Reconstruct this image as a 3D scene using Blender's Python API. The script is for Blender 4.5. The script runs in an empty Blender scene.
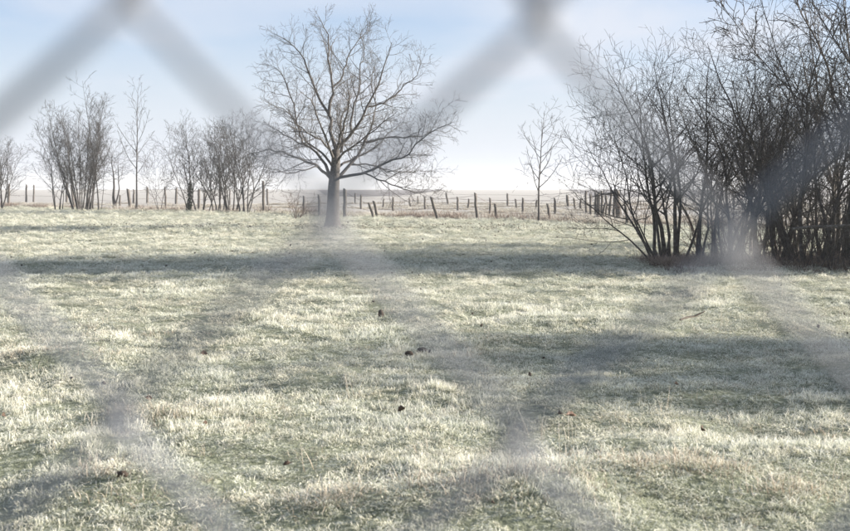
import bpy, math, random
import numpy as np

# ------------------------------------------------------------------ camera, sky, sun
S = bpy.context.scene
C = S.collection
CAMH, FPX, HOR = 1.25, 50 / 36 * 850, 187.0
PITCH = math.atan((265.5 - HOR) / FPX)
cam_d = bpy.data.cameras.new('camera')
cam = bpy.data.objects.new('camera', cam_d); C.objects.link(cam)
cam.location = (0, 0, CAMH)
cam.rotation_euler = (math.pi / 2 - PITCH, 0, 0)
cam_d.lens, cam_d.sensor_width = 50, 36
cam_d.clip_start, cam_d.clip_end = 0.01, 5000
cam_d.dof.use_dof = True
cam_d.dof.focus_distance = 13.0
cam_d.dof.aperture_fstop = 6.4
S.camera = cam

SUN_EL, SUN_AZ = 16.0, 6.0        # azimuth: degrees from +X towards +Y
W = bpy.data.worlds.new('World'); S.world = W; W.use_nodes = True
nt = W.node_tree; nt.nodes.clear()
def N(t, kind, **kw):
    n = t.nodes.new(kind)
    for k, v in kw.items(): setattr(n, k, v)
    return n
sky = N(nt, 'ShaderNodeTexSky', sky_type='NISHITA', sun_disc=False)
sky.sun_elevation = math.radians(SUN_EL)
sky.sun_rotation = math.radians(90 - SUN_AZ)
sky.air_density, sky.dust_density, sky.ozone_density = 1.0, 0.35, 3.0
tc = N(nt, 'ShaderNodeTexCoord')
mp = N(nt, 'ShaderNodeMapping'); mp.inputs['Scale'].default_value = (1.6, 1.6, 8.0)
mp.inputs['Rotation'].default_value = (0.0, 0.09, 0.0); mp.inputs['Location'].default_value = (6.3, 0.2, 0.7)
nz = N(nt, 'ShaderNodeTexNoise'); nz.inputs['Scale'].default_value = 1.3
nz.inputs['Detail'].default_value = 5; nz.inputs['Roughness'].default_value = 0.5
nz.inputs['Distortion'].default_value = 0.4
rp = N(nt, 'ShaderNodeValToRGB')
rp.color_ramp.elements[0].position, rp.color_ramp.elements[1].position = 0.36, 0.62
rp.color_ramp.elements[0].color = (0.12, 0.12, 0.12, 1); rp.color_ramp.elements[1].color = (0.95, 0.95, 0.95, 1)
cl = N(nt, 'ShaderNodeMix', data_type='RGBA'); cl.inputs['B'].default_value = (3.3, 3.52, 3.95, 1)
bg = N(nt, 'ShaderNodeBackground'); bg.inputs['Strength'].default_value = 0.070
wo = N(nt, 'ShaderNodeOutputWorld')
L = nt.links.new
L(tc.outputs['Generated'], mp.inputs['Vector']); L(mp.outputs['Vector'], nz.inputs['Vector'])
L(nz.outputs['Fac'], rp.inputs['Fac'])
sx = N(nt, 'ShaderNodeSeparateXYZ'); L(tc.outputs['Generated'], sx.inputs[0])      # winter murk thickening to the horizon, all round
lo = N(nt, 'ShaderNodeMapRange', interpolation_type='SMOOTHSTEP'); L(sx.outputs['Z'], lo.inputs['Value'])
lo.inputs['From Min'].default_value, lo.inputs['From Max'].default_value = 0.0, 0.22
lo.inputs['To Min'].default_value, lo.inputs['To Max'].default_value = 0.97, 0.1
mxm = N(nt, 'ShaderNodeMath', operation='MAXIMUM'); L(lo.outputs['Result'], mxm.inputs[0]); L(rp.outputs['Color'], mxm.inputs[1])
L(mxm.outputs[0], cl.inputs['Factor'])
tn = N(nt, 'ShaderNodeMix', data_type='RGBA', blend_type='MULTIPLY'); tn.inputs['Factor'].default_value = 1.0
tn.inputs['B'].default_value = (0.72, 0.72, 0.82, 1)
L(sky.outputs['Color'], tn.inputs['A']); L(tn.outputs['Result'], cl.inputs['A']); L(cl.outputs['Result'], bg.inputs['Color'])
L(bg.outputs['Background'], wo.inputs['Surface'])

sun_d = bpy.data.lights.new('sun', 'SUN'); sun_d.energy = 5.0; sun_d.angle = math.radians(0.55)
sun_d.color = (1.0, 0.89, 0.755)
sun = bpy.data.objects.new('sun', sun_d); C.objects.link(sun)
sun.rotation_euler = (math.radians(90 - SUN_EL), 0, math.radians(90 + SUN_AZ))
sun.location = (30, 0, 20)
S.view_settings.view_transform = 'Standard'; S.view_settings.look = 'None'
S.view_settings.exposure = 1.75; S.view_settings.gamma = 1.0; S.view_settings.use_curve_mapping = False
S.render.engine = 'CYCLES'
S.cycles.max_bounces = 6; S.cycles.diffuse_bounces = 3; S.cycles.glossy_bounces = 2
S.cycles.transmission_bounces = 3; S.cycles.volume_bounces = 1

# ------------------------------------------------------------------ helpers
rng = np.random.default_rng(7)
R = random.Random(11)

def ray(px, py):
    cx, cy = (px - 425) / FPX, (265.5 - py) / FPX
    c, s = math.cos(PITCH), math.sin(PITCH)
    return np.array([cx, c + cy * s, cy * c - s])
def at(px, py, Y):
    d = ray(px, py); return d * (Y / d[1]) + np.array([0, 0, CAMH])
def ground_at(px, py):
    d = ray(px, py); t = -CAMH / d[2]; return d[0] * t, d[1] * t

def surf_at(px, py, lift=.03):
    d = ray(px, py); h = 0.0
    for _ in range(12):
        t = (h + lift - CAMH) / d[2]; h = .5 * h + .5 * float(height(d[0] * t, d[1] * t))
    return d[0] * t, d[1] * t

def vnoise(x, y, seed=0):
    x = np.asarray(x, float); y = np.asarray(y, float)
    xi, yi = np.floor(x).astype(np.int64), np.floor(y).astype(np.int64)
    fx, fy = x - xi, y - yi
    fx = fx * fx * (3 - 2 * fx); fy = fy * fy * (3 - 2 * fy)
    def h(a, b):
        n = (a * 374761393 + b * 668265263 + seed * 974634777) & 0xffffffff
        n = ((n ^ (n >> 13)) * 1274126177) & 0xffffffff
        n = n ^ (n >> 16)
        return (n & 0xffff) / 65535.0
    return (h(xi, yi) * (1 - fx) + h(xi + 1, yi) * fx) * (1 - fy) + (h(xi, yi + 1) * (1 - fx) + h(xi + 1, yi + 1) * fx) * fy
def fbm(x, y, seed=0, oct=3):
    a, s, t = 1.0, 0.0, 0.0
    for i in range(oct):
        s = s + a * vnoise(x * 2 ** i, y * 2 ** i, seed + i * 17); t += a; a *= 0.5
    return s / t

def beyond(x, y):            # signed distance past the diagonal fence row
    return (x - 6.6 + 0.98 * (y - 40)) / 1.40

# hummocks and hollows seen in the foreground: px, py, radius (m), height (m)
MOUNDS = [(55, 362, .34, .10), (150, 420, .30, .07), (115, 488, .26, .08), (345, 515, .22, .06), (555, 500, .30, .09),
          (742, 500, .26, .08), (665, 486, .26, .06), (570, 330, .5, .07), (640, 420, .3, .05), (760, 455, .25, .05),
          (250, 440, .35, .05), (430, 470, .3, .05), (470, 512, .26, .07), (610, 455, .28, .06), (820, 470, .3, .07),
          (30, 450, .3, .06), (300, 380, .4, .06), (520, 390, .4, .06), (700, 395, .4, .07)]
MW = [(*ground_at(a, b), r, h) for a, b, r, h in MOUNDS]
def height(x, y):
    x = np.asarray(x, float); y = np.asarray(y, float)
    f = np.clip((140 - y) / 80, 0, 1)
    h = (fbm(x / 1.7, y / 1.7, 3) - .5) * .095 + (fbm(x / .55, y / .55, 9, 2) - .5) * .09
    h = h + (fbm(x / 6, y / 6, 21, 2) - .5) * .14
    for mx, my, r, hh in MW:
        h = h + hh * np.exp(-(((x - mx) / (1.5 * r)) ** 2 + ((y - my) / r) ** 2))
    h = h * f
    return h - np.clip(y - 600, 0, None) ** 2 * 4e-5
def hz(x, y): return float(height(x, y))

def mat(name):
    m = bpy.data.materials.new(name); m.use_nodes = True
    t = m.node_tree; b = t.nodes['Principled BSDF']
    return m, t, b
def ramp(t, fac, stops):
    r = N(t, 'ShaderNodeValToRGB'); e = r.color_ramp.elements
    while len(e) < len(stops): e.new(0.5)
    for el, (p, c) in zip(e, stops): el.position = p; el.color = (*c, 1)
    t.links.new(fac, r.inputs['Fac']); return r.outputs['Color']
def noise(t, scale, detail=3, rough=.55, vec=None):
    n = N(t, 'ShaderNodeTexNoise'); n.inputs['Scale'].default_value = scale
    n.inputs['Detail'].default_value = detail; n.inputs['Roughness'].default_value = rough
    if vec is not None: t.links.new(vec, n.inputs['Vector'])
    return n.outputs['Fac']
def mixc(t, f, a, b):
    m = N(t, 'ShaderNodeMix', data_type='RGBA')
    if isinstance(f, float): m.inputs['Factor'].default_value = f
    else: t.links.new(f, m.inputs['Factor'])
    for k, v in (('A', a), ('B', b)):
        if isinstance(v, tuple): m.inputs[k].default_value = (*v, 1)
        else: t.links.new(v, m.inputs[k])
    return m.outputs['Result']
def bump(t, b, h, strength, dist):
    n = N(t, 'ShaderNodeBump'); n.inputs['Strength'].default_value = strength; n.inputs['Distance'].default_value = dist
    t.links.new(h, n.inputs['Height']); t.links.new(n.outputs['Normal'], b.inputs['Normal'])
def pos(t): return N(t, 'ShaderNodeNewGeometry').outputs['Position']

def bark(name, dark, light, frost=0.0, scale=14):
    m, t, b = mat(name); p = pos(t)
    n = noise(t, scale, 4, .6, p)
    c = ramp(t, n, [(.3, dark), (.7, light)])
    if frost:
        n2 = noise(t, scale * 1.7, 2, .5, p)
        f = ramp(t, n2, [(.5, (0, 0, 0)), (.8, (frost,) * 3)])
        c = mixc(t, f, c, (.42, .43, .44))
    t.links.new(c, b.inputs['Base Color']); b.inputs['Roughness'].default_value = .85
    bump(t, b, n, .5, .02); return m

M = {}
M['bark_big'] = bark('bark_grey_brown', (.034, .031, .030), (.092, .083, .078), .25)
M['bark_hedge'] = bark('bark_dark', (.026, .023, .022), (.070, .061, .055), .2, 10)
M['bark_red'] = bark('bark_reddish', (.055, .036, .028), (.13, .090, .070), .2, 10)
M['bark_far'] = bark('bark_far', (.024, .023, .024), (.058, .054, .054), .15, 6)
M['wood'] = bark('weathered_wood', (.038, .034, .030), (.105, .095, .085), .4, 22)

def plain(name, col, rough=.8, metal=0.0, var=.3, scale=30):
    m, t, b = mat(name); n = noise(t, scale, 3, .6, pos(t))
    c = ramp(t, n, [(.3, tuple(v * (1 - var) for v in col)), (.7, tuple(min(1, v * (1 + var)) for v in col))])
    t.links.new(c, b.inputs['Base Color']); b.inputs['Roughness'].default_value = rough; b.inputs['Metallic'].default_value = metal
    bump(t, b, n, .3, .004); return m
M['galv'] = plain('galvanised_wire', (.165, .182, .215), .65, .0, .12, 400)
M['wire'] = plain('rusty_wire', (.16, .13, .11), .7, .4, .2, 40)
M['clod'] = plain('dark_soil', (.040, .030, .023), .95, 0, .4, 60)
M['leaf'] = plain('dead_leaf', (.060, .038, .026), .8, 0, .4, 120)
M['leaf_pale'] = plain('frosted_dead_leaf', (.17, .11, .08), .8, 0, .4, 120)
M['ivy'] = plain('ivy_leaf', (.022, .034, .018), .5, 0, .4, 20)
M['stick'] = plain('bare_stick', (.09, .075, .062), .9, 0, .35, 40)

# frosted blades: base colour runs from the green foot to the rimed tip
def blade_mat(name, foot, mid, tip, alt_mid, alt_tip, patch=.9):
    m, t, b = mat(name)
    a = N(t, 'ShaderNodeAttribute', attribute_name='along').outputs['Fac']
    c1 = ramp(t, a, [(0.0, foot), (.42, mid), (.92, tip)])
    c2 = ramp(t, a, [(0.0, foot), (.35, alt_mid), (.95, alt_tip)])
    p = pos(t)
    n = noise(t, patch, 4, .6, p)
    r = N(t, 'ShaderNodeObjectInfo').outputs['Random']
    ad = N(t, 'ShaderNodeMath', operation='MULTIPLY_ADD'); ad.inputs[1].default_value = .28
    t.links.new(r, ad.inputs[0]); t.links.new(n, ad.inputs[2])
    f = ramp(t, ad.outputs[0], [(.56, (0, 0, 0)), (.78, (1, 1, 1))])
    c = mixc(t, f, c1, c2)
    n3 = noise(t, 55, 2, .5, p)
    v = N(t, 'ShaderNodeHueSaturation'); t.links.new(c, v.inputs['Color'])
    vv = N(t, 'ShaderNodeMapRange'); t.links.new(n3, vv.inputs['Value'])
    vv.inputs['From Min'].default_value, vv.inputs['From Max'].default_value = .3, .7
    vv.inputs['To Min'].default_value, vv.inputs['To Max'].default_value = .78, 1.18
    t.links.new(vv.outputs['Result'], v.inputs['Value'])
    b.inputs['Roughness'].default_value = .7
    t.links.new(v.outputs['Color'], b.inputs['Base Color'])
    tr = N(t, 'ShaderNodeBsdfTranslucent'); t.links.new(v.outputs['Color'], tr.inputs['Color'])
    mx = N(t, 'ShaderNodeMixShader'); mx.inputs['Fac'].default_value = .28
    t.links.new(b.outputs['BSDF'], mx.inputs[1]); t.links.new(tr.outputs['BSDF'], mx.inputs[2])
    t.links.new(mx.outputs['Shader'], t.nodes['Material Output'].inputs['Surface'])
    return m
M['grass'] = blade_mat('frosted_grass', (.065, .080, .048), (.50, .53, .42), (.90, .91, .87),
                       (.55, .54, .42), (.91, .89, .82))
M['straw'] = blade_mat('frosted_straw', (.12, .10, .07), (.52, .47, .38), (.86, .83, .77),
                       (.40, .32, .23), (.74, .67, .56))
M['weeds'] = blade_mat('brown_weeds', (.04, .03, .022), (.13, .095, .075), (.36, .30, .26),
                       (.10, .07, .055), (.28, .22, .18), .5)
M['heath'] = blade_mat('frosted_dry_grass', (.12, .105, .08), (.36, .335, .275), (.72, .71, .66),
                       (.26, .225, .175), (.58, .55, .48), .25)

# ------------------------------------------------------------------ mesh building
def new_mesh(name, V, F4=None, F3=None, smooth=True):
    me = bpy.data.meshes.new(name)
    V = np.asarray(V, np.float32).reshape(-1, 3)
    F4 = np.zeros((0, 4), np.int32) if F4 is None else np.asarray(F4, np.int32).reshape(-1, 4)
    F3 = np.zeros((0, 3), np.int32) if F3 is None else np.asarray(F3, np.int32).reshape(-1, 3)
    me.vertices.add(len(V)); me.vertices.foreach_set('co', V.ravel())
    nl = F4.size + F3.size
    me.loops.add(nl); me.loops.foreach_set('vertex_index', np.concatenate([F4.ravel(), F3.ravel()]).astype(np.int32))
    npoly = len(F4) + len(F3); me.polygons.add(npoly)
    st = np.concatenate([np.arange(len(F4)) * 4, F4.size + np.arange(len(F3)) * 3]).astype(np.int32)
    me.polygons.foreach_set('loop_start', st)
    if smooth: me.polygons.foreach_set('use_smooth', np.ones(npoly, bool))
    me.update(calc_edges=True); me.validate()
    return me
def link(name, me, m=None, parent=None, loc=None):
    o = bpy.data.objects.new(name, me); C.objects.link(o)
    if m is not None: me.materials.append(m)
    if parent is not None: o.parent = parent
    if loc is not None: o.location = loc
    return o
def tag(o, label=None, cat=None, group=None, kind=None):
    if label: o['label'] = label
    if cat: o['category'] = cat
    if group: o['group'] = group
    if kind: o['kind'] = kind
    return o
def empty(name, loc):
    o = bpy.data.objects.new(name, None); C.objects.link(o); o.location = loc; o.empty_display_size = .2; return o

def tubes(lines, closed_tip=False):
    """lines: list of (pts, radii, sides) -> V, F4"""
    groups = {}
    for p, r, s in lines: groups.setdefault((len(p), s), []).append((p, r))
    Vs, Fs, off = [], [], 0
    for (n, s), ls in groups.items():
        P = np.array([l[0] for l in ls], float); Rr = np.array([l[1] for l in ls], float)
        T = np.gradient(P, axis=1); T /= np.linalg.norm(T, axis=2, keepdims=True) + 1e-9
        ref = np.where(np.abs(T[..., 2:3]) > .8, np.array([1., .1, 0]), np.array([0., .1, 1.]))
        ref = np.broadcast_to(ref[:, :1], T.shape)
        U = np.cross(T, ref); U /= np.linalg.norm(U, axis=2, keepdims=True) + 1e-9
        Vv = np.cross(T, U)
        a = np.arange(s) * 2 * math.pi / s
        ring = P[:, :, None] + Rr[:, :, None, None] * (np.cos(a)[:, None] * U[:, :, None] + np.sin(a)[:, None] * Vv[:, :, None])
        m = len(ls); Vs.append(ring.reshape(-1, 3))
        b = (np.arange(m)[:, None, None] * n + np.arange(n - 1)[None, :, None]) * s
        i = np.arange(s)[None, None]; j = (i + 1) % s
        Fs.append(np.stack([b + i, b + j, b + s + j, b + s + i], -1).reshape(-1, 4) + off)
        off += m * n * s
    return np.concatenate(Vs), np.concatenate(Fs)

# ------------------------------------------------------------------ branches
def norm(v):
    l = math.sqrt(v[0] ** 2 + v[1] ** 2 + v[2] ** 2) or 1e-9
    return (v[0] / l, v[1] / l, v[2] / l)
def cross(a, b): return (a[1] * b[2] - a[2] * b[1], a[2] * b[0] - a[0] * b[2], a[0] * b[1] - a[1] * b[0])
NPT = [12, 8, 6, 4, 3]; SIDES = [8, 6, 4, 3, 3]
def wander(rd, p, d, Ln, n, wob, up):
    pts = [p]; st = Ln / (n - 1)
    for i in range(n - 1):
        d = norm((d[0] + rd.gauss(0, wob), d[1] + rd.gauss(0, wob), d[2] + rd.gauss(0, wob) + up))
        p = (p[0] + d[0] * st, p[1] + d[1] * st, p[2] + d[2] * st); pts.append(p)
    return pts
def sub(rd, out, pts, rad, Ln, lvl, c):
    """children of one branch"""
    if lvl >= c['levels']: return
    k = Ln * c['dens'][lvl] * rd.uniform(.8, 1.2); k = int(k) + (rd.random() < k - int(k))
    if lvl >= 1: k = max(k, 2)
    az = rd.uniform(0, 6.28); n = len(pts)
    t0 = c['t0'][lvl]
    for i in range(k):
        t = t0 + (1 - t0) * ((i + rd.random()) / k) ** .9
        f = t * (n - 1); a = min(int(f), n - 2); f -= a
        p0, p1 = pts[a], pts[a + 1]
        p = tuple(p0[q] + (p1[q] - p0[q]) * f for q in range(3))
        r = rad[a] + (rad[a + 1] - rad[a]) * f
        T = norm((p1[0] - p0[0], p1[1] - p0[1], p1[2] - p0[2]))
        U = norm(cross(T, (.13, .21, 1.0) if abs(T[2]) < .95 else (1., .2, 0))); V = cross(T, U)
        az += 2.4 + rd.gauss(0, .5)
        ang = math.radians(rd.gauss(c['ang'][lvl], 9)); ca, sa = math.cos(ang), math.sin(ang)
        e = tuple(math.cos(az) * U[q] + math.sin(az) * V[q] for q in range(3))
        d = norm(tuple(T[q] * ca + e[q] * sa for q in range(3)))
        base = c['len'][lvl]
        l2 = base * (1 - c['taper'] * t) * rd.uniform(.55, 1.25)
        r2 = max(c['rmin'], min(r * .62, l2 * c['slim']))
        grow(rd, out, p, d, l2, r2, lvl + 1, c)
def grow(rd, out, p, d, Ln, r, lvl, c):
    n = NPT[lvl]
    pts = wander(rd, p, d, Ln, n, c['wob'][lvl], c['up'][lvl])
    end = .25 if lvl < c['levels'] else .35
    rad = [max(c['rmin'] * .8, r * (1 - (1 - end) * (i / (n - 1)))) for i in range(n)]
    out.append((pts, rad, SIDES[lvl]))
    sub(rd, out, pts, rad, Ln, lvl, c)
    return pts, rad

def make_tree(name, label, cat, group, base, stems, cfg, m, seed, part='stem', ivy=0):
    rd = random.Random(seed)
    root = empty(name, base); tag(root, label, cat, group)
    crown = []
    for (dx, dy, d, Ln, r) in stems:
        p = (dx, dy, -.06); n = NPT[0]
        pts = wander(rd, p, norm(d), Ln, n, cfg['wob'][0], cfg['up'][0])
        rad = [max(cfg['rmin'], r * .82 * (1 - .92 * (i / (n - 1)) ** .7)) for i in range(n)]
        rad[0] *= 1.25
        V, F = tubes([(pts, rad, 7)])
        link(part, new_mesh(part, V, F), m, root)
        sub(rd, crown, pts, rad, Ln, 0, cfg)
        if ivy and len(root.children) == 1:
            Vi, Fi = [], []
            for k in range(ivy):
                f = rd.random() ** 1.15 * 3.8; a = int(f); f -= a
                q = [pts[a][j] + (pts[a + 1][j] - pts[a][j]) * f + rd.gauss(0, .075) for j in range(3)]
                s = rd.uniform(.03, .06); u = norm((rd.gauss(0, 1), rd.gauss(0, 1), rd.gauss(0, 1))); w = norm(cross(u, (.3, .5, .8)))
                b = len(Vi)
                for su, sw in ((-1, 0), (0, -.7), (1, 0), (0, .7)): Vi.append([q[j] + s * (u[j] * su + w[j] * sw) for j in range(3)])
                Fi.append([b, b + 1, b + 2, b + 3])
            link('ivy', new_mesh('ivy', Vi, Fi, smooth=False), M['ivy'], root)
    V, F = tubes(crown)
    link('crown', new_mesh('crown', V, F), m, root)
    return root

# ------------------------------------------------------------------ the setting
def sheet(name, xs_fn, ys, nu, kind='structure'):
    u = np.linspace(-1, 1, nu)
    Y = np.repeat(ys, nu); X = (np.array([xs_fn(y) for y in ys])[:, None] * u[None]).ravel()
    Z = height(X, Y)
    i = np.arange(len(ys) - 1)[:, None] * nu + np.arange(nu - 1)[None]
    F = np.stack([i, i + 1, i + nu + 1, i + nu], -1).reshape(-1, 4)
    return X, Y, Z, F
ys = np.concatenate([np.linspace(-40, 2, 15)[:-1], np.linspace(2, 16, 210)[:-1], np.geomspace(16, 90, 260)[:-1], np.geomspace(90, 1400, 60)])
X, Y, Z, F = sheet('meadow', lambda y: 14 + max(0, y) * .62, ys, 300)
gm, t, b = mat('frosty_meadow_soil'); p = pos(t)
n1 = noise(t, 1.1, 5, .65, p); n2 = noise(t, 28, 4, .7, p); n3 = noise(t, .09, 4, .6, p)
near = ramp(t, n2, [(.30, (.05, .062, .036)), (.52, (.15, .17, .11)), (.72, (.42, .44, .38))])
dry = ramp(t, n1, [(.35, (.25, .235, .21)), (.65, (.36, .35, .325))])
bey = N(t, 'ShaderNodeAttribute', attribute_name='beyond').outputs['Fac']
fd = ramp(t, n3, [(.35, (.32, .315, .30)), (.65, (.385, .385, .375))])
far = mixc(t, .5, dry, fd)
t.links.new(mixc(t, bey, near, far), b.inputs['Base Color']); b.inputs['Roughness'].default_value = .9
bump(t, b, n2, .8, .03)
me = new_mesh('meadow', np.stack([X, Y, Z], 1), F)
at_ = me.attributes.new('beyond', 'FLOAT', 'POINT')
at_.data.foreach_set('value', np.clip(beyond(X, Y) / 1.5 + .5, 0, 1).astype(np.float32))
tag(link('meadow', me, gm), kind='structure')

def field(name, px, col):
    pts = [ground_at(a, b_) for a, b_ in px]
    V = [(x, y, hz(x, y) + .03) for x, y in pts]
    me = bpy.data.meshes.new(name); me.from_pydata(V, [], [list(range(len(V)))]); me.update()
    tag(link(name, me, plain(name + '_soil', col, .95, 0, .25, .6)), kind='structure')
field('ploughed_field', [(325, 195), (345, 196.6), (380, 196.4), (408, 195.2), (428, 192.5), (446, 189.6), (318, 190.2)], (.09, .086, .095))
field('ploughed_field', [(592, 196.6), (950, 196.6), (950, 189.4), (560, 189.4), (577, 192)], (.09, .086, .095))

# ------------------------------------------------------------------ grass
protos = bpy.data.collections.new('grass_blades')      # blade tufts used by the grass objects only
def tuft(name, nb, rad, hlo, hhi, width, flop, m, seed):
    g = np.random.default_rng(seed)
    V, F4, F3, A = [], [], [], []
    for i in range(nb):
        a = g.uniform(0, 2 * np.pi); q = rad * math.sqrt(g.random())
        x, y = q * math.cos(a), q * math.sin(a)
        h = g.uniform(hlo, hhi) * (1 - .35 * q / rad)
        az = a + g.normal(0, 1.0) if g.random() < .6 else g.uniform(0, 6.28)
        tilt = abs(g.normal(0, flop)); bend = abs(g.normal(flop, flop * .7))
        w = width * g.uniform(.6, 1.25); wx, wy = -math.sin(az), math.cos(az)
        tw = g.normal(0, .7); cx, cy = wx * math.cos(tw) + math.cos(az) * math.sin(tw), wy * math.cos(tw) + math.sin(az) * math.sin(tw)
        b = len(V); th = tilt; px_, py_, pz_ = x, y, -.015
        K = 3
        for k in range(K + 1):
            ww = w * (1 - (k / K) ** 1.6 * .85) * .5
            V.append((px_ - cx * ww, py_ - cy * ww, pz_)); V.append((px_ + cx * ww, py_ + cy * ww, pz_))
            A += [k / K, k / K]
            st = h / K
            px_ += math.sin(th) * math.cos(az) * st; py_ += math.sin(th) * math.sin(az) * st; pz_ += math.cos(th) * st
            th += bend / K * 1.4
        for k in range(K): F4.append((b + 2 * k, b + 2 * k + 1, b + 2 * k + 3, b + 2 * k + 2))
    me = new_mesh(name, V, F4)
    at_ = me.attributes.new('along', 'FLOAT', 'POINT'); at_.data.foreach_set('value', np.array(A, np.float32))
    me.materials.append(m)
    o = bpy.data.objects.new(name, me)
    return o
def collection(prefix, objs):
    c = bpy.data.collections.new(prefix)
    for o in objs: c.objects.link(o)
    return c
grass_c = collection('meadow_grass', [tuft('tuft_%02d' % i, 100, .075, .022, .052, .0032, .80, M['grass'], 100 + i) for i in range(5)]
                     + [tuft('tuft_%02d' % (5 + i), 75, .058, .032, .075, .0032, .70, M['grass'], 200 + i) for i in range(3)])
straw_c = collection('meadow_straw', [tuft('straw_%02d' % i, 46, .11, .04, .12, .0030, 1.0, M['straw'], 300 + i) for i in range(4)]
                     + [tuft('straw_%02d' % (4 + i), 5, .05, .18, .30, .0032, .18, M['straw'], 400 + i) for i in range(2)])
heath_c = collection('field_dry_grass', [tuft('dry_%02d' % i, 70, .22, .18, .48, .011, .40, M['heath'], 500 + i) for i in range(4)])

def scatter(name, coll, P, rot, scl, idx, label, cat):
    me = bpy.data.meshes.new(name); n = len(P)
    me.vertices.add(n); me.vertices.foreach_set('co', P.astype(np.float32).ravel())
    a = me.attributes.new('rot', 'FLOAT_VECTOR', 'POINT'); a.data.foreach_set('vector', rot.astype(np.float32).ravel())
    a = me.attributes.new('scl', 'FLOAT_VECTOR', 'POINT'); a.data.foreach_set('vector', scl.astype(np.float32).ravel())
    a = me.attributes.new('pick', 'INT', 'POINT'); a.data.foreach_set('value', idx.astype(np.int32))
    o = link(name, me); tag(o, label, cat, kind='stuff')
    g = bpy.data.node_groups.new(name, 'GeometryNodeTree')
    g.interface.new_socket('Geometry', in_out='INPUT', socket_type='NodeSocketGeometry')
    g.interface.new_socket('Geometry', in_out='OUTPUT', socket_type='NodeSocketGeometry')
    gi, go = N(g, 'NodeGroupInput'), N(g, 'NodeGroupOutput')
    ci = N(g, 'GeometryNodeCollectionInfo'); ci.inputs['Collection'].default_value = coll
    ci.inputs['Separate Children'].default_value = True; ci.inputs['Reset Children'].default_value = True
    ip = N(g, 'GeometryNodeInstanceOnPoints'); ip.inputs['Pick Instance'].default_value = True
    def attr(nm, dt):
        x = N(g, 'GeometryNodeInputNamedAttribute', data_type=dt); x.inputs['Name'].default_value = nm; return x.outputs['Attribute']
    l = g.links.new
    l(gi.outputs[0], ip.inputs['Points']); l(ci.outputs[0], ip.inputs['Instance'])
    l(attr('pick', 'INT'), ip.inputs['Instance Index']); l(attr('scl', 'FLOAT_VECTOR'), ip.inputs['Scale'])
    er = N(g, 'FunctionNodeEulerToRotation'); l(attr('rot', 'FLOAT_VECTOR'), er.inputs[0]); l(er.outputs[0], ip.inputs['Rotation'])
    l(ip.outputs[0], go.inputs[0])
    mod = o.modifiers.new('grass', 'NODES'); mod.node_group = g
    return o

def band(y0, y1, dens, g):
    a = .40 * (y1 ** 2 - y0 ** 2) + 2.4 * (y1 - y0); n = int(a * dens)
    u = g.random(n); k, c0 = .40, 1.2
    y = np.sqrt((u * a) / k + (y0 + c0 / k) ** 2) - c0 / k
    x = (g.random(n) * 2 - 1) * (.40 * y + 1.2)
    return x, y
g = np.random.default_rng(5)
pts, scl, idx = [], [], []
for y0, y1, dens, sx, sz in ((2.2, 9, 300, 1.0, 1.0), (9, 16, 170, 1.2, 1.05), (16, 30, 75, 1.7, 1.15), (30, 50, 32, 2.4, 1.3), (50, 85, 14, 3.6, 1.5)):
    x, y = band(y0, y1, dens, g)
    ok = beyond(x, y) < .3
    x, y = x[ok], y[ok]; n = len(x)
    lush = fbm(x / .8, y / .8, 40, 3)
    s = sx * g.uniform(.75, 1.25, n)
    cl_ = fbm(x / .23, y / .23, 140, 2)
    zz = sz * g.uniform(.7, 1.2, n) * (.5 + .6 * np.clip((lush - .3) / .4, 0, 1)) * (.38 + 1.15 * np.clip((cl_ - .3) / .4, 0, 1))
    keep = (cl_ > .37) | (g.random(n) < (.45 if y1 < 17 else .8))
    x, y, s, zz, lush = x[keep], y[keep], s[keep], zz[keep], lush[keep]; n = len(x)
    pts.append(np.stack([x, y, height(x, y)], 1)); scl.append(np.stack([s, s, zz], 1))
    idx.append(np.where((lush > .55) & (g.random(n) < .6), g.integers(5, 8, n), g.integers(0, 5, n)))
P = np.concatenate(pts); sc = np.concatenate(scl); ix = np.concatenate(idx)
rot = np.stack([g.normal(0, .28, len(P)), g.normal(0, .28, len(P)), g.uniform(0, 6.28, len(P))], 1)
scatter('grass', grass_c, P, rot, sc, ix, 'short green meadow grass whitened by hoar frost', 'grass')

# straw-coloured tussocks, thickest on the hummocks
sp, ss, si = [], [], []
for k, (mx, my, r, h) in enumerate(MW):
    if k in (0, 1, 2, 3, 4, 5, 6, 12):
        n = 14 if k != 5 else 18
        x = mx + g.normal(0, r * .75, n); y = my + g.normal(0, r * .5, n)
        sp.append(np.stack([x, y, height(x, y) + .01], 1)); s = g.uniform(.7, 1.25, n)
        ss.append(np.stack([s, s, s * g.uniform(.7, 1.1, n)], 1)); si.append(g.integers(0, 4, n))
for y0, y1, dens, sx in ((2.5, 12, 9, 1.0), (12, 30, 3.2, 1.3), (30, 70, .5, 1.8)):
    x, y = band(y0, y1, dens, g)
    ok = (fbm(x / 1.3, y / 1.3, 77, 3) > .48) & (beyond(x, y) < 0); x, y = x[ok], y[ok]; n = len(x)
    s = sx * g.uniform(.6, 1.15, n)
    sp.append(np.stack([x, y, height(x, y)], 1)); ss.append(np.stack([s, s, s * g.uniform(.6, 1.0, n)], 1))
    si.append(np.where(g.random(n) < .16, g.integers(4, 6, n), g.integers(0, 4, n)))
P = np.concatenate(sp); rot = np.stack([g.normal(0, .15, len(P)), g.normal(0, .15, len(P)), g.uniform(0, 6.28, len(P))], 1)
scatter('dry_grass', straw_c, P, rot, np.concatenate(ss), np.concatenate(si), 'straw-coloured frosted dry tussocks and stalks among the meadow grass', 'dry grass')

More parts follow.
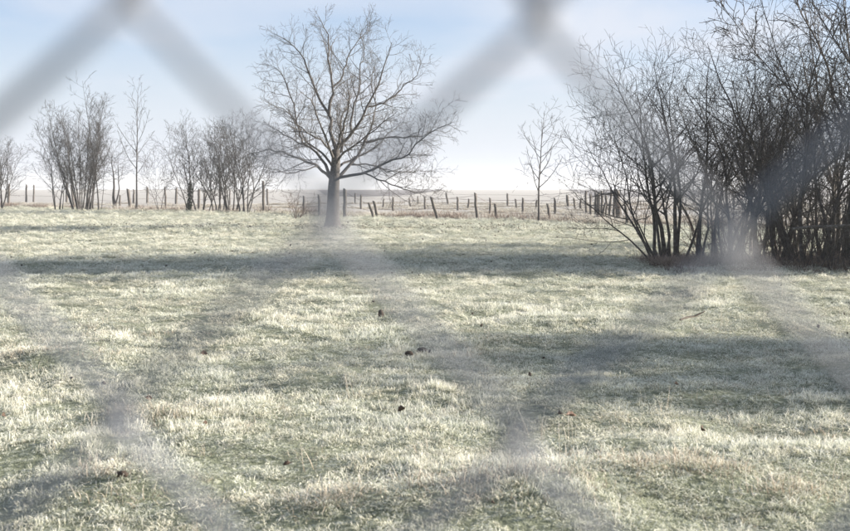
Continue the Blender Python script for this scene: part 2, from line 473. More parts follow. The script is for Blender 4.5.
# pale dry growth along and past the fence row
sp, ss = [], []
for y0, y1, dens in ((36, 60, 3.0), (60, 90, 1.5)):
    x, y = band(y0, y1, dens, g); bd = beyond(x, y)
    ok = (bd > -.4) & ((bd < 2.2) | (fbm(x / 5, y / 5, 61, 2) > .5)); x, y, bd = x[ok], y[ok], bd[ok]; n = len(x)
    edge = np.clip(1 - np.abs(bd - .7) / 1.6, 0, 1)
    s = g.uniform(.8, 1.4, n) * (1 + y / 120)
    z = g.uniform(.35, .8, n) * (.6 + .9 * edge * (fbm(x / 2.2, y / 2.2, 88, 2) > .5))
    sp.append(np.stack([x, y, height(x, y)], 1)); ss.append(np.stack([s, s, z], 1))
P = np.concatenate(sp); rot = np.stack([g.normal(0, .1, len(P)), g.normal(0, .1, len(P)), g.uniform(0, 6.28, len(P))], 1)
scatter('field_dry_grass', heath_c, P, rot, np.concatenate(ss), g.integers(0, 4, len(P)), 'pale pinkish dry grass growing along the old fence rows', 'dry grass')

weed_c = collection('field_weeds', [tuft('weed_%02d' % i, 90, .30, .20, .55, .012, .50, M['weeds'], 600 + i) for i in range(3)])
x, y = band(34, 95, 2.2, g); bd = beyond(x, y)
ok = (np.abs(bd - .7 - 1.2 * (fbm(x / 6, y / 6, 33, 2) - .5)) < .75) & (fbm(x / 1.6, y / 1.6, 90, 2) > .50); x, y = x[ok], y[ok]; n = len(x)
fx, fy = g.uniform(3.7, 8.2, 420), g.normal(19.4, .75, 420); fx = fx + .0      # dead growth along the foot of the thicket
x, y = np.concatenate([x, fx]), np.concatenate([y, fy]); n = len(x)
P = np.stack([x, y, height(x, y)], 1); s_ = g.uniform(.7, 1.3, n); s_[-420:] *= .5
scatter('field_weeds', weed_c, P, np.stack([g.normal(0, .1, n), g.normal(0, .1, n), g.uniform(0, 6.28, n)], 1), np.stack([s_ * 1.3, s_ * 1.3, s_ * g.uniform(.5, 1.0, n)], 1),
        g.integers(0, 3, n), 'dark brown dead weeds clumped along the foot of the wooden posts and of the thicket', 'weeds')

# ------------------------------------------------------------------ the big bare tree
TY = 36.0
def guide(px, y0, dys, base, n=14):
    """limb through photograph points, pushed in depth -> smooth world polyline"""
    K = [at(a, b_ if b_ > 180 else 180 - (180 - b_) * .955, TY + y0 + dy) - base for (a, b_), dy in zip(px, dys)]
    K = [2 * K[0] - K[1]] + K + [2 * K[-1] - K[-2]]
    out = []; m = len(K) - 3
    for i in range(n):
        f = i / (n - 1) * m; a = min(int(f), m - 1); f -= a
        p0, p1, p2, p3 = K[a:a + 4]
        out.append(.5 * (2 * p1 + (p2 - p0) * f + (2 * p0 - 5 * p1 + 4 * p2 - p3) * f * f + (3 * p1 - p0 - 3 * p2 + p3) * f ** 3))
    return [tuple(v) for v in out]
bx, by = (332.5 - 425) / FPX * TY, TY
tb = np.array([bx, by, hz(bx, by)])
big = empty('bare_tree', tuple(tb)); tag(big, 'broad bare tree standing alone in the meadow, the widest crown of all', 'tree')
rd = random.Random(5)
big_c = dict(levels=4, dens=[0, 5.6, 7.6, 9.5], t0=[.1, .15, .15, .12], ang=[50, 46, 44, 42], len=[1, 1.35, .58, .26], taper=.60,
             wob=[.08, .11, .13, .16], up=[.02, .045, .03, .02], rmin=.0036, slim=.013)
big_c['wob'].append(.16); big_c['up'].append(.02)
tr = guide([(332.5, 231), (333, 205), (334, 182), (335.6, 165), (336, 148)], 0, [0, 0, 0, 0, 0], tb, 16)
trr = [.34, .25, .212, .195, .188, .182, .178, .174, .168, .16, .152, .145, .14, .135, .13, .125]
V, F = tubes([(tr, trr, 14)]); link('trunk', new_mesh('trunk', V, F), M['bark_big'], big)
LIMBS = [  # points, end depths, start radius
    ([(336, 148), (332, 129), (329, 111), (318, 91), (310, 70), (303, 52), (292, 39), (274, 26)], .5, .085),
    ([(329, 113), (330.6, 96), (333, 81.5), (329, 57), (329, 39), (325, 21), (318, 10)], -.5, .07),
    ([(333, 82), (343.5, 70), (349, 49), (362, 31), (369, 23)], .7, .045),
    ([(336, 149), (349, 133), (358, 122), (369, 98), (377, 83), (385, 57), (393, 36)], -.7, .085),
    ([(351, 130), (354, 104), (360, 85), (360, 60), (364, 44), (359, 22)], .9, .05),
    ([(367, 103), (385, 98), (403, 83), (419, 67), (419, 50)], .6, .045),
    ([(338, 178), (351, 162), (363, 146), (372, 123), (376, 105), (371, 80), (376, 58)], 1.4, .075),
    ([(337, 178), (364, 172), (387, 162), (406, 154), (419, 138), (437, 126), (452, 120)], -1.0, .066),
    ([(362, 172.5), (380, 180), (400, 187), (418, 193), (433, 186)], -2.0, .04),
    ([(366, 141), (387, 136), (408, 134), (428, 132), (444, 104)], .9, .045),
    ([(332, 180), (318, 166), (299, 158), (284, 151), (266, 149), (247, 153)], -.8, .075),
    ([(332, 178), (323, 159), (310, 146), (300, 141), (281, 131), (264, 119)], .8, .075),
    ([(302, 143), (299, 130), (295, 110), (287, 80), (279, 65), (266, 60)], 1.0, .05),
    ([(333, 154), (323, 140), (310, 132), (298, 122), (280, 104), (263, 97)], -1.3, .05),
    ([(318, 165), (304, 170), (288, 172), (275, 168), (262, 177)], -1.6, .035),
    ([(336, 150), (341, 132), (345, 118), (350, 96), (346, 74)], -2.6, .07),
    ([(335, 160), (328, 140), (320, 121), (312, 98), (300, 88)], -2.4, .065),
    ([(336, 165), (345, 150), (358, 141), (380, 122), (398, 108)], -2.6, .06),
    ([(336, 160), (342, 142), (340, 120), (348, 100), (352, 76)], 2.6, .07),
    ([(334, 168), (322, 152), (306, 140), (296, 118), (284, 110)], 2.5, .06),
    ([(337, 168), (350, 158), (372, 148), (392, 128), (410, 118)], 2.7, .06),
    ([(351, 164), (374, 165), (398, 172), (418, 170), (436, 172)], 1.8, .035),
]
crown = []
for px, dep, r0 in LIMBS:
    n = len(px); st = 0 if px[0][1] > 145 and 330 < px[0][0] < 340 else dep * .25
    p = guide(px, 0, [st + (dep - st) * (i / (n - 1)) for i in range(n)], tb)
    p = [tuple(q[j] + (rd.gauss(0, .022) if i else 0) for j in range(3)) for i, q in enumerate(p)]
    rad = [r0 * .74 * (1 - .86 * (i / 13) ** .85) for i in range(14)]
    V, F = tubes([(p, rad, 8)]); link('limb', new_mesh('limb', V, F), M['bark_big'], big)
    Ln = sum(math.dist(p[i], p[i + 1]) for i in range(13))
    sub(rd, crown, p, rad, Ln, 1, big_c)
V, F = tubes(crown); link('crown', new_mesh('crown', V, F), M['bark_big'], big)

# ------------------------------------------------------------------ hedge thicket on the right
def cfg(levels=3, dens=(3.2, 5, 6), t0=(.15, .15, .1), ang=(38, 40, 42), ln=(1.3, .55, .25), taper=.55, wob=(.07, .09, .11, .14),
        up=(.03, .05, .05, .03), rmin=.0026, slim=.011):
    return dict(levels=levels, dens=list(dens) + [0], t0=list(t0), ang=list(ang), len=list(ln), taper=taper, wob=list(wob), up=list(up), rmin=rmin, slim=slim)
HG = 'thicket of bare trees on the right'
hedge_c = cfg(dens=(4.6, 6.2, 8.5), ln=(1.5, .55, .25), ang=(48, 46, 48), wob=(.11, .12, .11, .11), up=(.04, .06, .06, .05), t0=(.25, .12, .1), slim=.012)
def fan(rd, n, spread, lo, hi, r, leanx=0., leany=0., rad=.25):
    st = []
    for i in range(n):
        a = 6.28 * (i + rd.uniform(-.3, .3)) / n; s = spread * rd.uniform(.35, 1.15)
        st.append((math.cos(a) * rad * rd.uniform(.3, 1), math.sin(a) * rad * rd.uniform(.3, 1),
                   (math.cos(a) * s + leanx, math.sin(a) * s + leany, 1), rd.uniform(lo, hi), r * rd.uniform(.65, 1.15)))
    return st
def gxy(px, Y): return ((px - 425) / FPX * Y, Y)
def place(px, Y): x, y = gxy(px, Y); return (x, y, hz(x, y))
hr = random.Random(31)
b0 = place(668, 19.7)
stems = [(-.16, 0, (-.20, 0, 1), 3.6, .046), (-.02, .1, (-.06, .15, 1), 3.9, .058), (.14, 0, (.05, -.1, 1), 3.8, .058),
         (-.05, -.1, (-.40, -.1, 1), 3.3, .040), (.05, .15, (-.16, .35, 1), 3.4, .040), (.20, .1, (.02, .1, 1), 3.7, .044),
         (-.1, .05, (-.68, .2, 1), 3.0, .036), (.24, -.05, (.16, -.2, 1), 3.3, .034), (-.2, .1, (-.30, .2, 1), 3.3, .030),
         (.02, -.12, (-.12, -.3, 1), 3.2, .030), (-.16, -.05, (-.55, -.25, 1), 2.8, .026), (-.2, .0, (-.95, .1, 1), 2.5, .026)]
stems = [(a, b_, d, ln_ * .90, r) for a, b_, d, ln_, r in stems]
make_tree('bare_shrub_tree', 'many-stemmed bare tree leaning left at the open end of the right thicket', 'tree', HG, b0, stems, hedge_c, M['bark_hedge'], 41)
make_tree('bare_shrub_tree', 'slim bare tree on a single trunk just right of the leaning many-stemmed one', 'tree', HG, place(699, 19.9),
          [(0, 0, (-.03, 0, 1), 3.5, .055), (0, .05, (.12, .2, 1), 2.6, .03), (.02, -.05, (-.16, -.1, 1), 2.7, .03)], hedge_c, M['bark_hedge'], 42)
spots = [  # px, Y, number of stems, spread, lo, hi, radius, label
    (733, 20.2, 5, .34, 2.7, 3.4, .05, 'bare thicket tree hidden low down by the blurred fence knot'),
    (768, 19.2, 5, .34, 2.8, 3.6, .05, 'bare thicket tree third in from the open left end'),
    (806, 19.0, 4, .30, 3.7, 4.5, .06, 'tall bare thicket tree near the right edge of the picture'),
    (846, 18.8, 4, .28, 4.6, 5.4, .065, 'tallest bare thicket tree, cut by the right edge of the picture'),
    (752, 22.6, 4, .34, 3.0, 3.8, .05, 'bare tree in the back row of the thicket behind the fence knot'),
    (796, 22.8, 4, .34, 3.6, 4.4, .055, 'bare tree in the back row of the thicket, middle one'),
    (838, 23.0, 4, .32, 4.6, 5.6, .06, 'bare tree in the back row of the thicket by the right edge'),
    (716, 21.4, 4, .36, 2.5, 3.3, .045, 'bare thicket tree just behind the slim single-trunked one'),
    (782, 21.0, 6, .45, 2.2, 3.0, .04, 'bushy bare tree between the front and back rows of the thicket'),
    (735, 25.0, 6, .5, 1.6, 2.6, .035, 'low bare bush at the far side of the thicket behind the fence knot'),
    (775, 25.5, 6, .5, 1.8, 2.8, .035, 'bare bush at the far side of the thicket, middle one'),
    (815, 25.2, 6, .5, 1.8, 2.8, .035, 'bare bush at the far side of the thicket near the right edge'),
    (828, 20.6, 6, .45, 2.3, 3.2, .04, 'bushy bare tree inside the thicket near the right edge'),
]
for k, (px, Yd, n, spr, lo, hi, r, lab) in enumerate(spots):
    make_tree('bare_shrub_tree', lab, 'tree', HG, place(px, Yd), fan(hr, n, spr, lo, hi, r), hedge_c, M['bark_hedge'], 50 + k)
# dense low growth along the foot of the thicket
under_c = cfg(levels=2, dens=(5.0, 7), ln=(.5, .24), ang=(50, 48), rmin=.0026, wob=(.13, .14, .16), up=(-.01, .0, .02), t0=(.1, .1))
under = [(722, 20.6, 'tangle of thin brown stems under the thicket beside the fence knot'), (757, 19.8, 'low reddish bramble tangle under the thicket'),
         (790, 19.3, 'low dark bramble tangle in the middle of the thicket foot'), (822, 18.6, 'dense dark bramble tangle at the right foot of the thicket'),
         (850, 18.2, 'dark bramble tangle cut by the right edge of the picture'), (815, 20.8, 'bramble tangle further back inside the thicket')]
for k, (px, Yd, lab) in enumerate(under):
    make_tree('bramble', lab, 'bramble', 'brambles under the thicket', place(px, Yd), fan(hr, 24, .36, .8, 2.6, .012, rad=.7), under_c,
              M['bark_red' if k in (0, 1) else 'bark_hedge'], 70 + k)
# the same hedge goes on outside the frame: its shade lies across the foreground
off_c = cfg(levels=3, dens=(6.5, 7, 7), ln=(.9, .45, .24), wob=(.1, .12, .14, .16), t0=(.08, .1, .1), rmin=.006)
protoA = None
OFF = [(8.3, 19.0, 1.1), (8.6, 20.4, 1.1), (9.8, 19.8, 1.2), (10.6, 18.4, 1.1), (11.5, 19.5, 1.2), (8.2, 17.8, .8), (9.2, 18.8, 1.0),
       (8.6, 9.8, .48), (8.9, 8.8, .56), (8.3, 7.7, .44), (9.8, 9.4, .62), (10.2, 8.2, .58), (8.1, 9.1, .46), (10.9, 9.8, .66), (9.3, 7.1, .38), (8.0, 8.3, .38), (7.4, 9.0, .40), (7.2, 7.9, .34)]
OFFL = ['hedge tree standing beyond the right edge of the picture, seen only by its shadow']
for k, (x, y, s) in enumerate(OFF):
    if k < 2:
        o = make_tree('bare_shrub_tree', OFFL[0], 'tree', 'hedge beyond the right edge', (x, y, hz(x, y)), fan(hr, 9, .22, 4.4, 5.4, .06, rad=.4), off_c, M['bark_hedge'], 90 + k)
        if k == 0: protoA = o
        else: protoB = o
        o.scale = (s, s, s)
    else:
        src = protoA if k % 2 else protoB
        o = src.copy(); C.objects.link(o)
        o.location = (x, y, hz(x, y)); o.rotation_euler = (0, 0, k * 1.7); o.scale = (s * 1.15, s * 1.15, s)
        for ch in src.children:
            q = ch.copy(); C.objects.link(q); q.parent = o
pole = [tuple(at(a, b_, 17.9)) for a, b_ in ((792, 229), (812, 227), (835, 226.5), (880, 224))]
V, F = tubes([(pole, [.022, .026, .028, .03], 7)])
fo = link('fallen_branch', new_mesh('fallen_branch', V, F), M['wood']); tag(fo, 'pale fallen branch lying level in the thicket at the right edge', 'branch')

# ------------------------------------------------------------------ the young tree and the left grove
young_c = cfg(levels=3, dens=(4.6, 3.2, 4), ln=(2.3, .6, .25), ang=(56, 42, 42), taper=.74, t0=(.26, .2, .1), wob=(.025, .07, .10, .12), up=(.01, .10, .04, .02), rmin=.0045, slim=.013)
make_tree('young_tree', 'slender bare young tree alone at the fence row right of centre', 'tree', None, place(539, 42.0),
          [(0, 0, (-.01, 0, 1), 4.0, .062)], young_c, M['bark_far'], 120, part='trunk')
GROVE = 'bare trees along the left fence row'
far_c = cfg(levels=3, dens=(3.6, 4.4, 5.5), ln=(1.8, .8, .36), wob=(.10,.12,.15,.17), ang=(38, 40, 44), rmin=.0052, slim=.010, taper=.5)
tall_c = cfg(levels=3, dens=(2.9, 2.4, 3.2), ln=(3.3, .9, .4), ang=(46, 38, 40), taper=.76, t0=(.28, .2, .1), wob=(.03, .06, .10, .12), up=(.01, .05, .04, .02), rmin=.0065, slim=.011)
gr = random.Random(77)
P_ = 64.0 / FPX
def H(px): return px * P_
make_tree('bare_shrub_tree', 'bare tree cut by the left edge of the picture', 'tree', GROVE, place(-1, 66), fan(gr, 9, .30, H(55), H(82), .065, rad=.4), far_c, M['bark_far'], 130)
make_tree('bare_shrub_tree', 'thin bare shrub on the left flank of the dense left clump', 'shrub', GROVE, place(58, 63), fan(gr, 4, .20, H(66), H(90), .05, -.03, rad=.3), far_c, M['bark_far'], 131)
make_tree('bare_shrub_tree', 'dense many-stemmed bare clump, darkest in the left grove', 'tree', GROVE, place(83, 63), fan(gr, 14, .25, H(66), H(118), .07, rad=.6), cfg(levels=3, wob=(.05, .1, .13, .16), dens=(5.6, 5.2, 6), ln=(1.4, .7, .36), ang=(30, 34, 38), rmin=.0055, slim=.010, taper=.5), M['bark_far'], 132)
make_tree('tall_thin_tree', 'tall thin wispy tree rising over the right side of the left clump', 'tree', GROVE, place(99, 63), [(0, 0, (.02, 0, 1), H(140), .06), (.1, .2, (.05, .1, 1), H(90), .03)], tall_c, M['bark_far'], 133, part='trunk')
orch_c = cfg(levels=3, dens=(3.4, 3.8, 5), ln=(1.9, .8, .35), ang=(58, 44, 42), t0=(.40, .15, .1), wob=(.10, .13, .15, .16), up=(0, .02, .02, .02), rmin=.0052, taper=.4)
make_tree('orchard_tree', 'small round-crowned tree with a crooked trunk behind the left clump', 'tree', GROVE, place(115, 72), [(0, 0, (-.02, 0, 1), H(72), .15), (0, 0, (.22, .1, 1), H(70), .09)], orch_c, M['bark_far'], 134, part='trunk')
make_tree('tall_thin_tree', 'tall single-trunked tree with wide upward branches left of centre', 'tree', GROVE, place(137, 62.5), [(0, 0, (.05, 0, 1), H(132), .085)], tall_c, M['bark_far'], 135, part='trunk')
make_tree('sapling', 'small sapling between the tall single tree and the ivy-clad one', 'sapling', GROVE, place(160, 60), fan(gr, 3, .3, H(35), H(55), .03, rad=.1), far_c, M['bark_far'], 136)
make_tree('bare_shrub_tree', 'ivy-clad bare tree with a dark thick foot', 'tree', GROVE, place(189, 58), [(0, 0, (-.03, 0, 1), 4.6, .08), (.1, 0, (.12, .1, 1), 4.1, .05), (-.1, .1, (-.2, .1, 1), 4.2, .05)], far_c, M['bark_far'], 137, ivy=700)
for k, (px, Yd, n, lo, hi, lab) in enumerate([
        (203, 57.5, 4, 60, 82, 'thin bare shrub tree next to the ivy-clad one'),
        (218, 57, 6, 70, 96, 'bare clump of stems in the middle of the row left of the big tree'),
        (233, 56.5, 6, 72, 98, 'bare clump with the straightest stems in the row left of the big tree'),
        (246, 55.5, 6, 74, 98, 'rightmost bare clump of the row, under the big tree branches')]):
    make_tree('bare_shrub_tree', lab, 'tree', GROVE, place(px, Yd), fan(gr, n, .24, lo / FPX * Yd, hi / FPX * Yd, .06, rad=.35), far_c, M['bark_far'], 140 + k)
bush_c = cfg(levels=2, dens=(6, 7), ln=(.5, .25), ang=(42, 44), rmin=.0045, wob=(.1, .12, .14), up=(.02, .03, .03))
make_tree('small_bush', 'small twiggy bush just left of the big tree trunk', 'bush', None, place(297, 47), fan(gr, 9, .5, .7, 1.3, .02, rad=.12), bush_c, M['bark_red'], 150)
make_tree('small_bush', 'low dark bush at the fence row beside the old wooden pen', 'bush', None, place(640, 40.5), fan(gr, 16, .8, .5, 1.0, .014, rad=.5), bush_c, M['bark_red'], 151)

for o in C.objects:
    if o.get('group') == GROVE: o.scale = (.96, .96, .92)

# ------------------------------------------------------------------ old pasture fences
def post_mesh(p0, p1, r, rd):
    n, s = 6, 8; V = []
    d = np.array(norm(tuple(p1 - p0))); u = np.array(norm(cross(tuple(d), (0, 1, 0)))); v = np.cross(d, u)
    ph = rd.uniform(0, 6.28); jit = [rd.uniform(.86, 1.12) for _ in range(s)]
    for i in range(n):
        t_ = i / (n - 1); c = p0 + (p1 - p0) * t_ + u * rd.gauss(0, .010) * (0 < i)
        rr = r * (1.08 - .2 * t_) * rd.uniform(.95, 1.05)
        for k in range(s):
            a = ph + k * 6.2832 / s
            q = c + (u * math.cos(a) + v * math.sin(a)) * rr * jit[k]
            if i == n - 1: q = q + d * math.cos(a) * r * .5
            V.append(q)
    F = [(i * s + k, i * s + (k + 1) % s, (i + 1) * s + (k + 1) % s, (i + 1) * s + k) for i in range(n - 1) for k in range(s)]
    V.append(p1 + d * .01); c = len(V) - 1
    F3 = [((n - 1) * s + k, (n - 1) * s + (k + 1) % s, c) for k in range(s)]
    return new_mesh('post', V, F, F3, smooth=False)
pr = random.Random(3)
def posts_fence(name, label, posts, wires=(.55, .92), cat='fence', rails=()):
    """posts: (x_top, y_top, x_base, y_base[, Y, radius]) in photograph pixels"""
    items = []
    for q in posts:
        xt, yt, xb, yb = q[:4]
        Yd = q[4] if len(q) > 4 and q[4] else ground_at(xb, yb)[1]
        r = 1.1 * (q[5] if len(q) > 5 else .052)
        x = (xb - 425) / FPX * Yd; base = np.array([x, Yd, hz(x, Yd) - .12])
        if len(q) > 4 and q[4] and q[4] > 80: yt += 3.5
        top = at(xt, yt, Yd + pr.gauss(0, .05)); items.append((base, top, r))
    root = empty(name, tuple(items[0][0] + np.array([0, 0, .12]))); o = np.array(root.location); tag(root, label, cat)
    for b_, t_, r in items: link('post', post_mesh(b_ - o, t_ - o, r, pr), M['wood'], root)
    for f in wires:
        ln = []
        for (b1, t1, r1), (b2, t2, r2) in zip(items, items[1:]):
            a, c = b1 + (t1 - b1) * f - o, b2 + (t2 - b2) * f - o
            a[1] -= r1 * .95; c[1] -= r2 * .95
            ln += [tuple(a + (c - a) * k / 5 - np.array([0, 0, .10 * (k / 5) * (1 - k / 5)])) for k in range(5)]
        ln.append(tuple(c))
        V, F = tubes([(ln, [.0055] * len(ln), 4)]); link('wire', new_mesh('wire', V, F), M['wire'], root)
    for (i, j, f) in rails:
        a = items[i][0] + (items[i][1] - items[i][0]) * f - o; c = items[j][0] + (items[j][1] - items[j][0]) * f - o
        a[1] -= .07; c[1] -= .07
        V, F = tubes([([tuple(a), tuple((a + c) / 2 + np.array([0, 0, -.01])), tuple(c)], [.034, .032, .030], 6)])
        link('rail', new_mesh('rail', V, F), M['wood'], root)
    return root
posts_fence('pasture_fence', 'front row of crooked wooden posts along the far edge of the meadow', [
    (626, 205.5, 627, 225), (548, 204, 551, 221), (495, 204, 497, 220), (475, 193, 478, 220.5), (431, 197, 439, 220),
    (374, 201, 378, 217.5), (369, 203, 374.5, 218), (345, 189, 345, 217.5, 0, .08), (319, 195, 320, 216), (304, 196, 304, 215),
    (263, 181, 264, 213.5, 0, .06), (199, 189, 199, 210, 0, .07), (165, 187, 166, 209), (128, 189, 131, 209.5, 0, .085), (120, 195, 120, 208.5, 0, .05),
    (71, 185, 75, 207.5, 0, .07), (9, 184, 9, 206, 0, .075)])
posts_fence('pasture_fence', 'second row of wooden posts standing in the pale field behind the front row', [
    (586, 191, 586, 213.5, 55), (554.6, 198, 555, 214), (523, 198, 523, 214), (490, 198, 490, 214), (457.6, 197, 457.8, 210.5), (425, 197, 425, 210),
    (393, 197, 393, 211), (361, 195, 361, 210), (267, 185, 268, 205, 82, .07), (230, 185, 230, 205, 82), (205, 186, 205, 205, 84), (176.5, 184, 176.5, 204, 86, .085),
    (147.5, 183.6, 147.5, 204, 90, .08), (134, 186, 134, 204, 90, .07), (67, 182, 67, 203, 94, .09), (34, 181.5, 34, 202, 98, .065), (26.5, 181, 26.5, 202, 98, .07)], wires=(.9,))
posts_fence('pasture_fence', 'farthest short row of wooden posts in the white field right of the big tree', [
    (567, 195, 568.5, 207, 0, .08), (507.5, 193.5, 507.5, 206.5, 0, .06), (446, 193, 448, 204.5, 0, .065), (418, 196, 418, 204, 0, .05), (355, 193, 355, 203, 0, .06)])
posts_fence('pasture_fence', 'scattered short leaning posts between the second row and the white field', [
    (606, 201, 607, 214), (581, 199, 580, 211.5), (574, 198, 575.5, 211), (537, 200, 536, 209.5), (515.5, 199, 517, 209), (469, 199, 468, 208), (409, 198, 411, 207),
    (384, 199, 383, 207.5)], wires=(.7,))
posts_fence('old_wooden_pen', 'old pen of close-set wooden posts with rails beside the right thicket', [
    (598.5, 193, 598, 223, 43.5, .055), (605, 203, 601, 222, 43.8, .05), (590.5, 194, 590.5, 212, 52, .05), (596, 193, 595.8, 213, 51, .06),
    (602, 191, 602, 214, 50.5, .055), (606, 195, 606.6, 214, 50, .045), (611.5, 191, 609, 215, 49, .05), (615, 194, 613.5, 216, 48.5, .06),
    (616.5, 190, 619, 216.5, 48, .11)], wires=(), cat='pen', rails=[(2, 8, .55), (3, 8, .93)])

# ------------------------------------------------------------------ clods, leaves, sticks in the grass
def clod(name, label, cat, px, py, s, m, sq=(1, .8, .9), group=None, lift=.35):
    x, y = surf_at(px, py); rd_ = random.Random(int(px * 7 + py))
    nu, nv = 12, 8; V = []
    for j in range(nv + 1):
        for i in range(nu):
            a, e = i * 6.2832 / nu, math.pi * (j / nv - .5)
            q = np.array([math.cos(a) * math.cos(e) * sq[0], math.sin(a) * math.cos(e) * sq[1], math.sin(e) * sq[2]])
            k = .62 + .75 * float(fbm(q[0] * 2.1 + px, q[1] * 2.1 + q[2] * 2.7 + py, 4, 3))
            V.append(q * k * s)
    F = [(j * nu + i, j * nu + (i + 1) % nu, (j + 1) * nu + (i + 1) % nu, (j + 1) * nu + i) for j in range(nv) for i in range(nu)]
    o = link(name, new_mesh(name, V, F), m, None, (x, y, hz(x, y) + s * lift)); tag(o, label, cat, group); return o
def leaf(label, px, py, s, m, rot, group='fallen leaves in the frosty grass', lift=.05):
    s *= .64; lift *= .65
    x, y = surf_at(px, py); nu, nv = 8, 4; V = []
    for i in range(nu + 1):
        t_ = i / nu; w = .34 * math.sin(math.pi * t_ ** .8) ** .8 * (1 + .22 * math.cos(t_ * 19))
        for j in range(nv + 1):
            v = (j / nv - .5) * 2
            V.append(((t_ - .5) * s, v * w * s, s * (.34 * v * v * w / .34 + .30 * (t_ - .5) ** 2 + .03 * math.sin(7 * t_ + 3 * v))))
    F = [(i * (nv + 1) + j, i * (nv + 1) + j + 1, (i + 1) * (nv + 1) + j + 1, (i + 1) * (nv + 1) + j) for i in range(nu) for j in range(nv)]
    o = link('fallen_leaf', new_mesh('fallen_leaf', V, F), m, None, (x, y, hz(x, y) + lift)); o.rotation_euler = rot
    sm = o.modifiers.new('thick', 'SOLIDIFY'); sm.thickness = .0015
    st = [(-.5 * s, 0, .075 * s), (-.62 * s, .02 * s, .10 * s), (-.74 * s, .06 * s, .16 * s)]
    V, F = tubes([(st, [.0016, .0013, .0012], 5)]); link('leaf_stalk', new_mesh('leaf_stalk', V, F), m, o)
    tag(o, label, 'leaf', group); return o
clod('soil_clod', 'upright dark soil clod in the sunlit frost near the picture centre', 'clod', 381, 314, .034, M['clod'], (.75, .7, 1.35), lift=.8)
clod('soil_clod', 'rounded dark soil clod just right of and nearer than the upright one', 'clod', 422, 349, .030, M['clod'], (1.35, .8, .7), lift=.75)
clod('soil_clod', 'tiny dark crumb of soil left of the rounded clod', 'clod', 409, 354, .026, M['clod'], (1.3, .9, .8), lift=1.3)
clod('soil_clod', 'dark flat soil lump half sunk in a tussock at the lower left', 'clod', 122, 473, .020, M['clod'], (1.4, .8, .7), lift=1.2)
leaf('reddish-brown leaf in the grass on the left, above the shaded strip', 204, 357, .085, M['leaf'], (.9, .2, .4), lift=.08)
leaf('red-brown curled leaf left of the blurred fence knot, bottom middle', 401, 414, .08, M['leaf'], (.9, .5, 2.6), lift=.08)
leaf('dark curled leaf standing upright in the frost at the lower right', 701, 434, .07, M['leaf'], (1.0, .6, 1.2), lift=.08)
leaf('dark brown leaf at the shadow edge right of the lower middle fence knot', 559, 418, .065, M['leaf'], (.9, .3, 1.9), lift=.08)
leaf('pale brown flat leaf next to the dark one at the shadow edge', 571, 419, .09, M['leaf_pale'], (.2, .1, .3), lift=.07)
leaf('small dark pointed leaf left of the lower left middle of the meadow', 205, 426, .045, M['leaf'], (1.2, .3, .9), lift=.07)
leaf('brown broad leaf in the bottom left-centre grass', 287, 468, .055, M['leaf'], (1.0, .2, 3.4), lift=.07)
leaf('small brown leaf near the bottom edge, centre', 492, 509, .035, M['leaf'], (.9, .1, 2.0), lift=.08)
leaf('brown leaf lying in the shaded grass at the right', 676, 388, .055, M['leaf'], (.7, .3, .7), lift=.08)
leaf('light brown leaf beside the blurred fence knot at the lower left', 149, 402, .06, M['leaf_pale'], (1.0, .2, .2), lift=.08)
leaf('dark leaf at the far left edge of the lower meadow', 3, 420, .06, M['leaf'], (1.0, .2, 1.4), lift=.08)
x, y = surf_at(692, 323)
st = [(-.13, -.10, .07), (-.05, -.03, .085), (.04, .03, .09), (.14, .11, .125)]
V, F = tubes([(st, [.009, .010, .008, .005], 6), ([(.02, .02, .088), (.07, .0, .12), (.10, -.02, .13)], [.005, .004, .002], 5)])
tag(link('fallen_stick', new_mesh('fallen_stick', V, F), M['stick'], None, (x, y, hz(x, y))), 'short dark stick lying in the sunlit frost on the right', 'stick')
# crumbs of leaf and soil strewn over the meadow: too many to count
lv, lf = [], []
g2 = np.random.default_rng(19)
def crumbs(n, fx, fy, smin, smax):
    for _ in range(n):
        x, y = fx(), fy()
        if beyond(x, y) > 0: continue
        s = g2.uniform(smin, smax); z = hz(x, y) + .05 + s * .5; u = g2.normal(size=3); u /= np.linalg.norm(u); w = np.cross(u, g2.normal(size=3)); w /= np.linalg.norm(w); k = np.cross(u, w)
        b_ = len(lv); c = np.array([x, y, z])
        for q in (u, w * .7, -u, -w * .7, k * .45, -k * .45): lv.append(c + q * s)
        for a_, b2 in ((0, 1), (1, 2), (2, 3), (3, 0)): lf.append((b_ + a_, b_ + b2, b_ + 4)); lf.append((b_ + b2, b_ + a_, b_ + 5))
crumbs(130, lambda: g2.uniform(-8, 8), lambda: g2.uniform(7, 24), .010, .026)
crumbs(1500, lambda: g2.normal(-1.5, 5.5), lambda: g2.normal(36.3, 1.5), .010, .030)
crumbs(350, lambda: g2.uniform(-20, 10), lambda: g2.uniform(24, 50), .012, .032)
tag(link('leaf_litter', new_mesh('leaf_litter', lv, None, lf, smooth=False), M['clod']), 'brown leaf crumbs strewn over the frosty meadow, thickest under the big tree', 'leaf litter', kind='stuff')

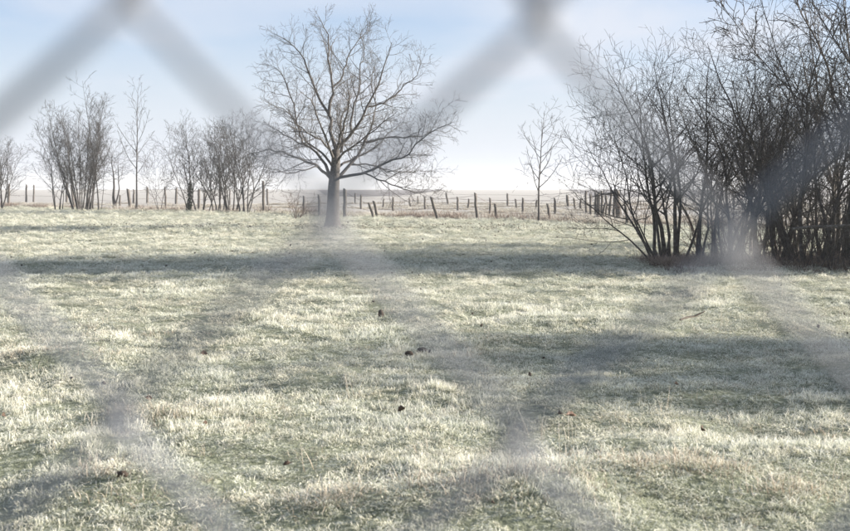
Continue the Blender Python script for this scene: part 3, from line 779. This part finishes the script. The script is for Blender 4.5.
# ------------------------------------------------------------------ chain-link fence right in front of the lens
FY = .21
n0 = at(326, 217, FY)
WW, HH = 404 / FPX * FY, 424 / FPX * FY
cfe = empty('chain_link_fence', (0, FY, 0)); tag(cfe, 'grey chain-link wire fence close up, out of focus across the whole picture', 'fence')
ROT = math.radians(-3.0)
x_lo, x_hi, z_lo, z_hi = -1.45, 1.45, .06, 1.95
def slack(xx, zz):
    dx, dz = xx - n0[0], zz - n0[2]
    a = ROT * math.exp(-(dx * dx + dz * dz) / .35 ** 2)
    return n0[0] + dx * math.cos(a) - dz * math.sin(a), n0[2] + dx * math.sin(a) + dz * math.cos(a)
wr = .00155
k0, k1 = int((x_lo - n0[0]) / (WW / 2)), int((x_hi - n0[0]) / (WW / 2))
m0, m1 = int((z_lo - n0[2]) / (HH / 2)), int((z_hi - n0[2]) / (HH / 2))
for k in range(k0, k1):
    ln = []
    for m in range(m0, m1 + 1):
        kk = k if (k + m) % 2 == 0 else k + 1
        side = 1 if kk == k + 1 else -1
        xx = n0[0] + kk * WW / 2; zz = n0[2] + m * HH / 2
        # the wire bends round its neighbour at each knot and lies to the front on one leg, to the back on the next
        for f, yo in ((-.045, side * .9), (0, 0), (.045, -side * .9)):
            ox = side * (.0020 if f == 0 else -abs(f) * WW / 2 + .0018)
            sx, sz = slack(xx + ox, zz + f * HH / 2)
            ln.append((sx, yo * wr * 1.0 * -1, sz))
    V, F = tubes([(ln, [wr] * len(ln), 6)])
    link('mesh_wire', new_mesh('mesh_wire', V, F), M['galv'], cfe)
for xx in (-1.5, 1.5):
    V, F = tubes([([(xx, .03, z) for z in (-.3, .5, 1.2, 2.02)], [.022] * 4, 14)]); po = link('post', new_mesh('post', V, F), M['galv'], cfe)
    V, F = tubes([([(xx, .03, 2.015), (xx, .03, 2.03), (xx, .03, 2.045)], [.0245, .024, .004], 14)]); link('post_cap', new_mesh('post_cap', V, F), M['galv'], po)
for z in (.1, 1.0, 1.93):
    V, F = tubes([([(x_, .006, z) for x_ in (-1.5, -.7, 0, .7, 1.5)] , [.0016] * 5, 6)])
    if z != 1.0: link('tension_wire', new_mesh('tension_wire', V, F), M['galv'], cfe)

# ------------------------------------------------------------------ winter air
hb = bpy.data.meshes.new('haze')
x0, x1, y0, y1, z0, z1 = -960, 960, -60, 1450, -40, 9.5
hb.from_pydata([(x, y, z) for z in (z0, z1) for y in (y0, y1) for x in (x0, x1)], [],
               [(0, 2, 3, 1), (4, 5, 7, 6), (0, 1, 5, 4), (2, 6, 7, 3), (0, 4, 6, 2), (1, 3, 7, 5)])
hm = bpy.data.materials.new('haze'); hm.use_nodes = True; t = hm.node_tree; t.nodes.clear()
pv = N(t, 'ShaderNodeVolumePrincipled'); pv.inputs['Color'].default_value = (.83, .86, .88, 1)
pv.inputs['Density'].default_value = .0007; pv.inputs['Anisotropy'].default_value = .2
ou = N(t, 'ShaderNodeOutputMaterial'); t.links.new(pv.outputs['Volume'], ou.inputs['Volume'])
tag(link('haze', hb, hm), kind='stuff')
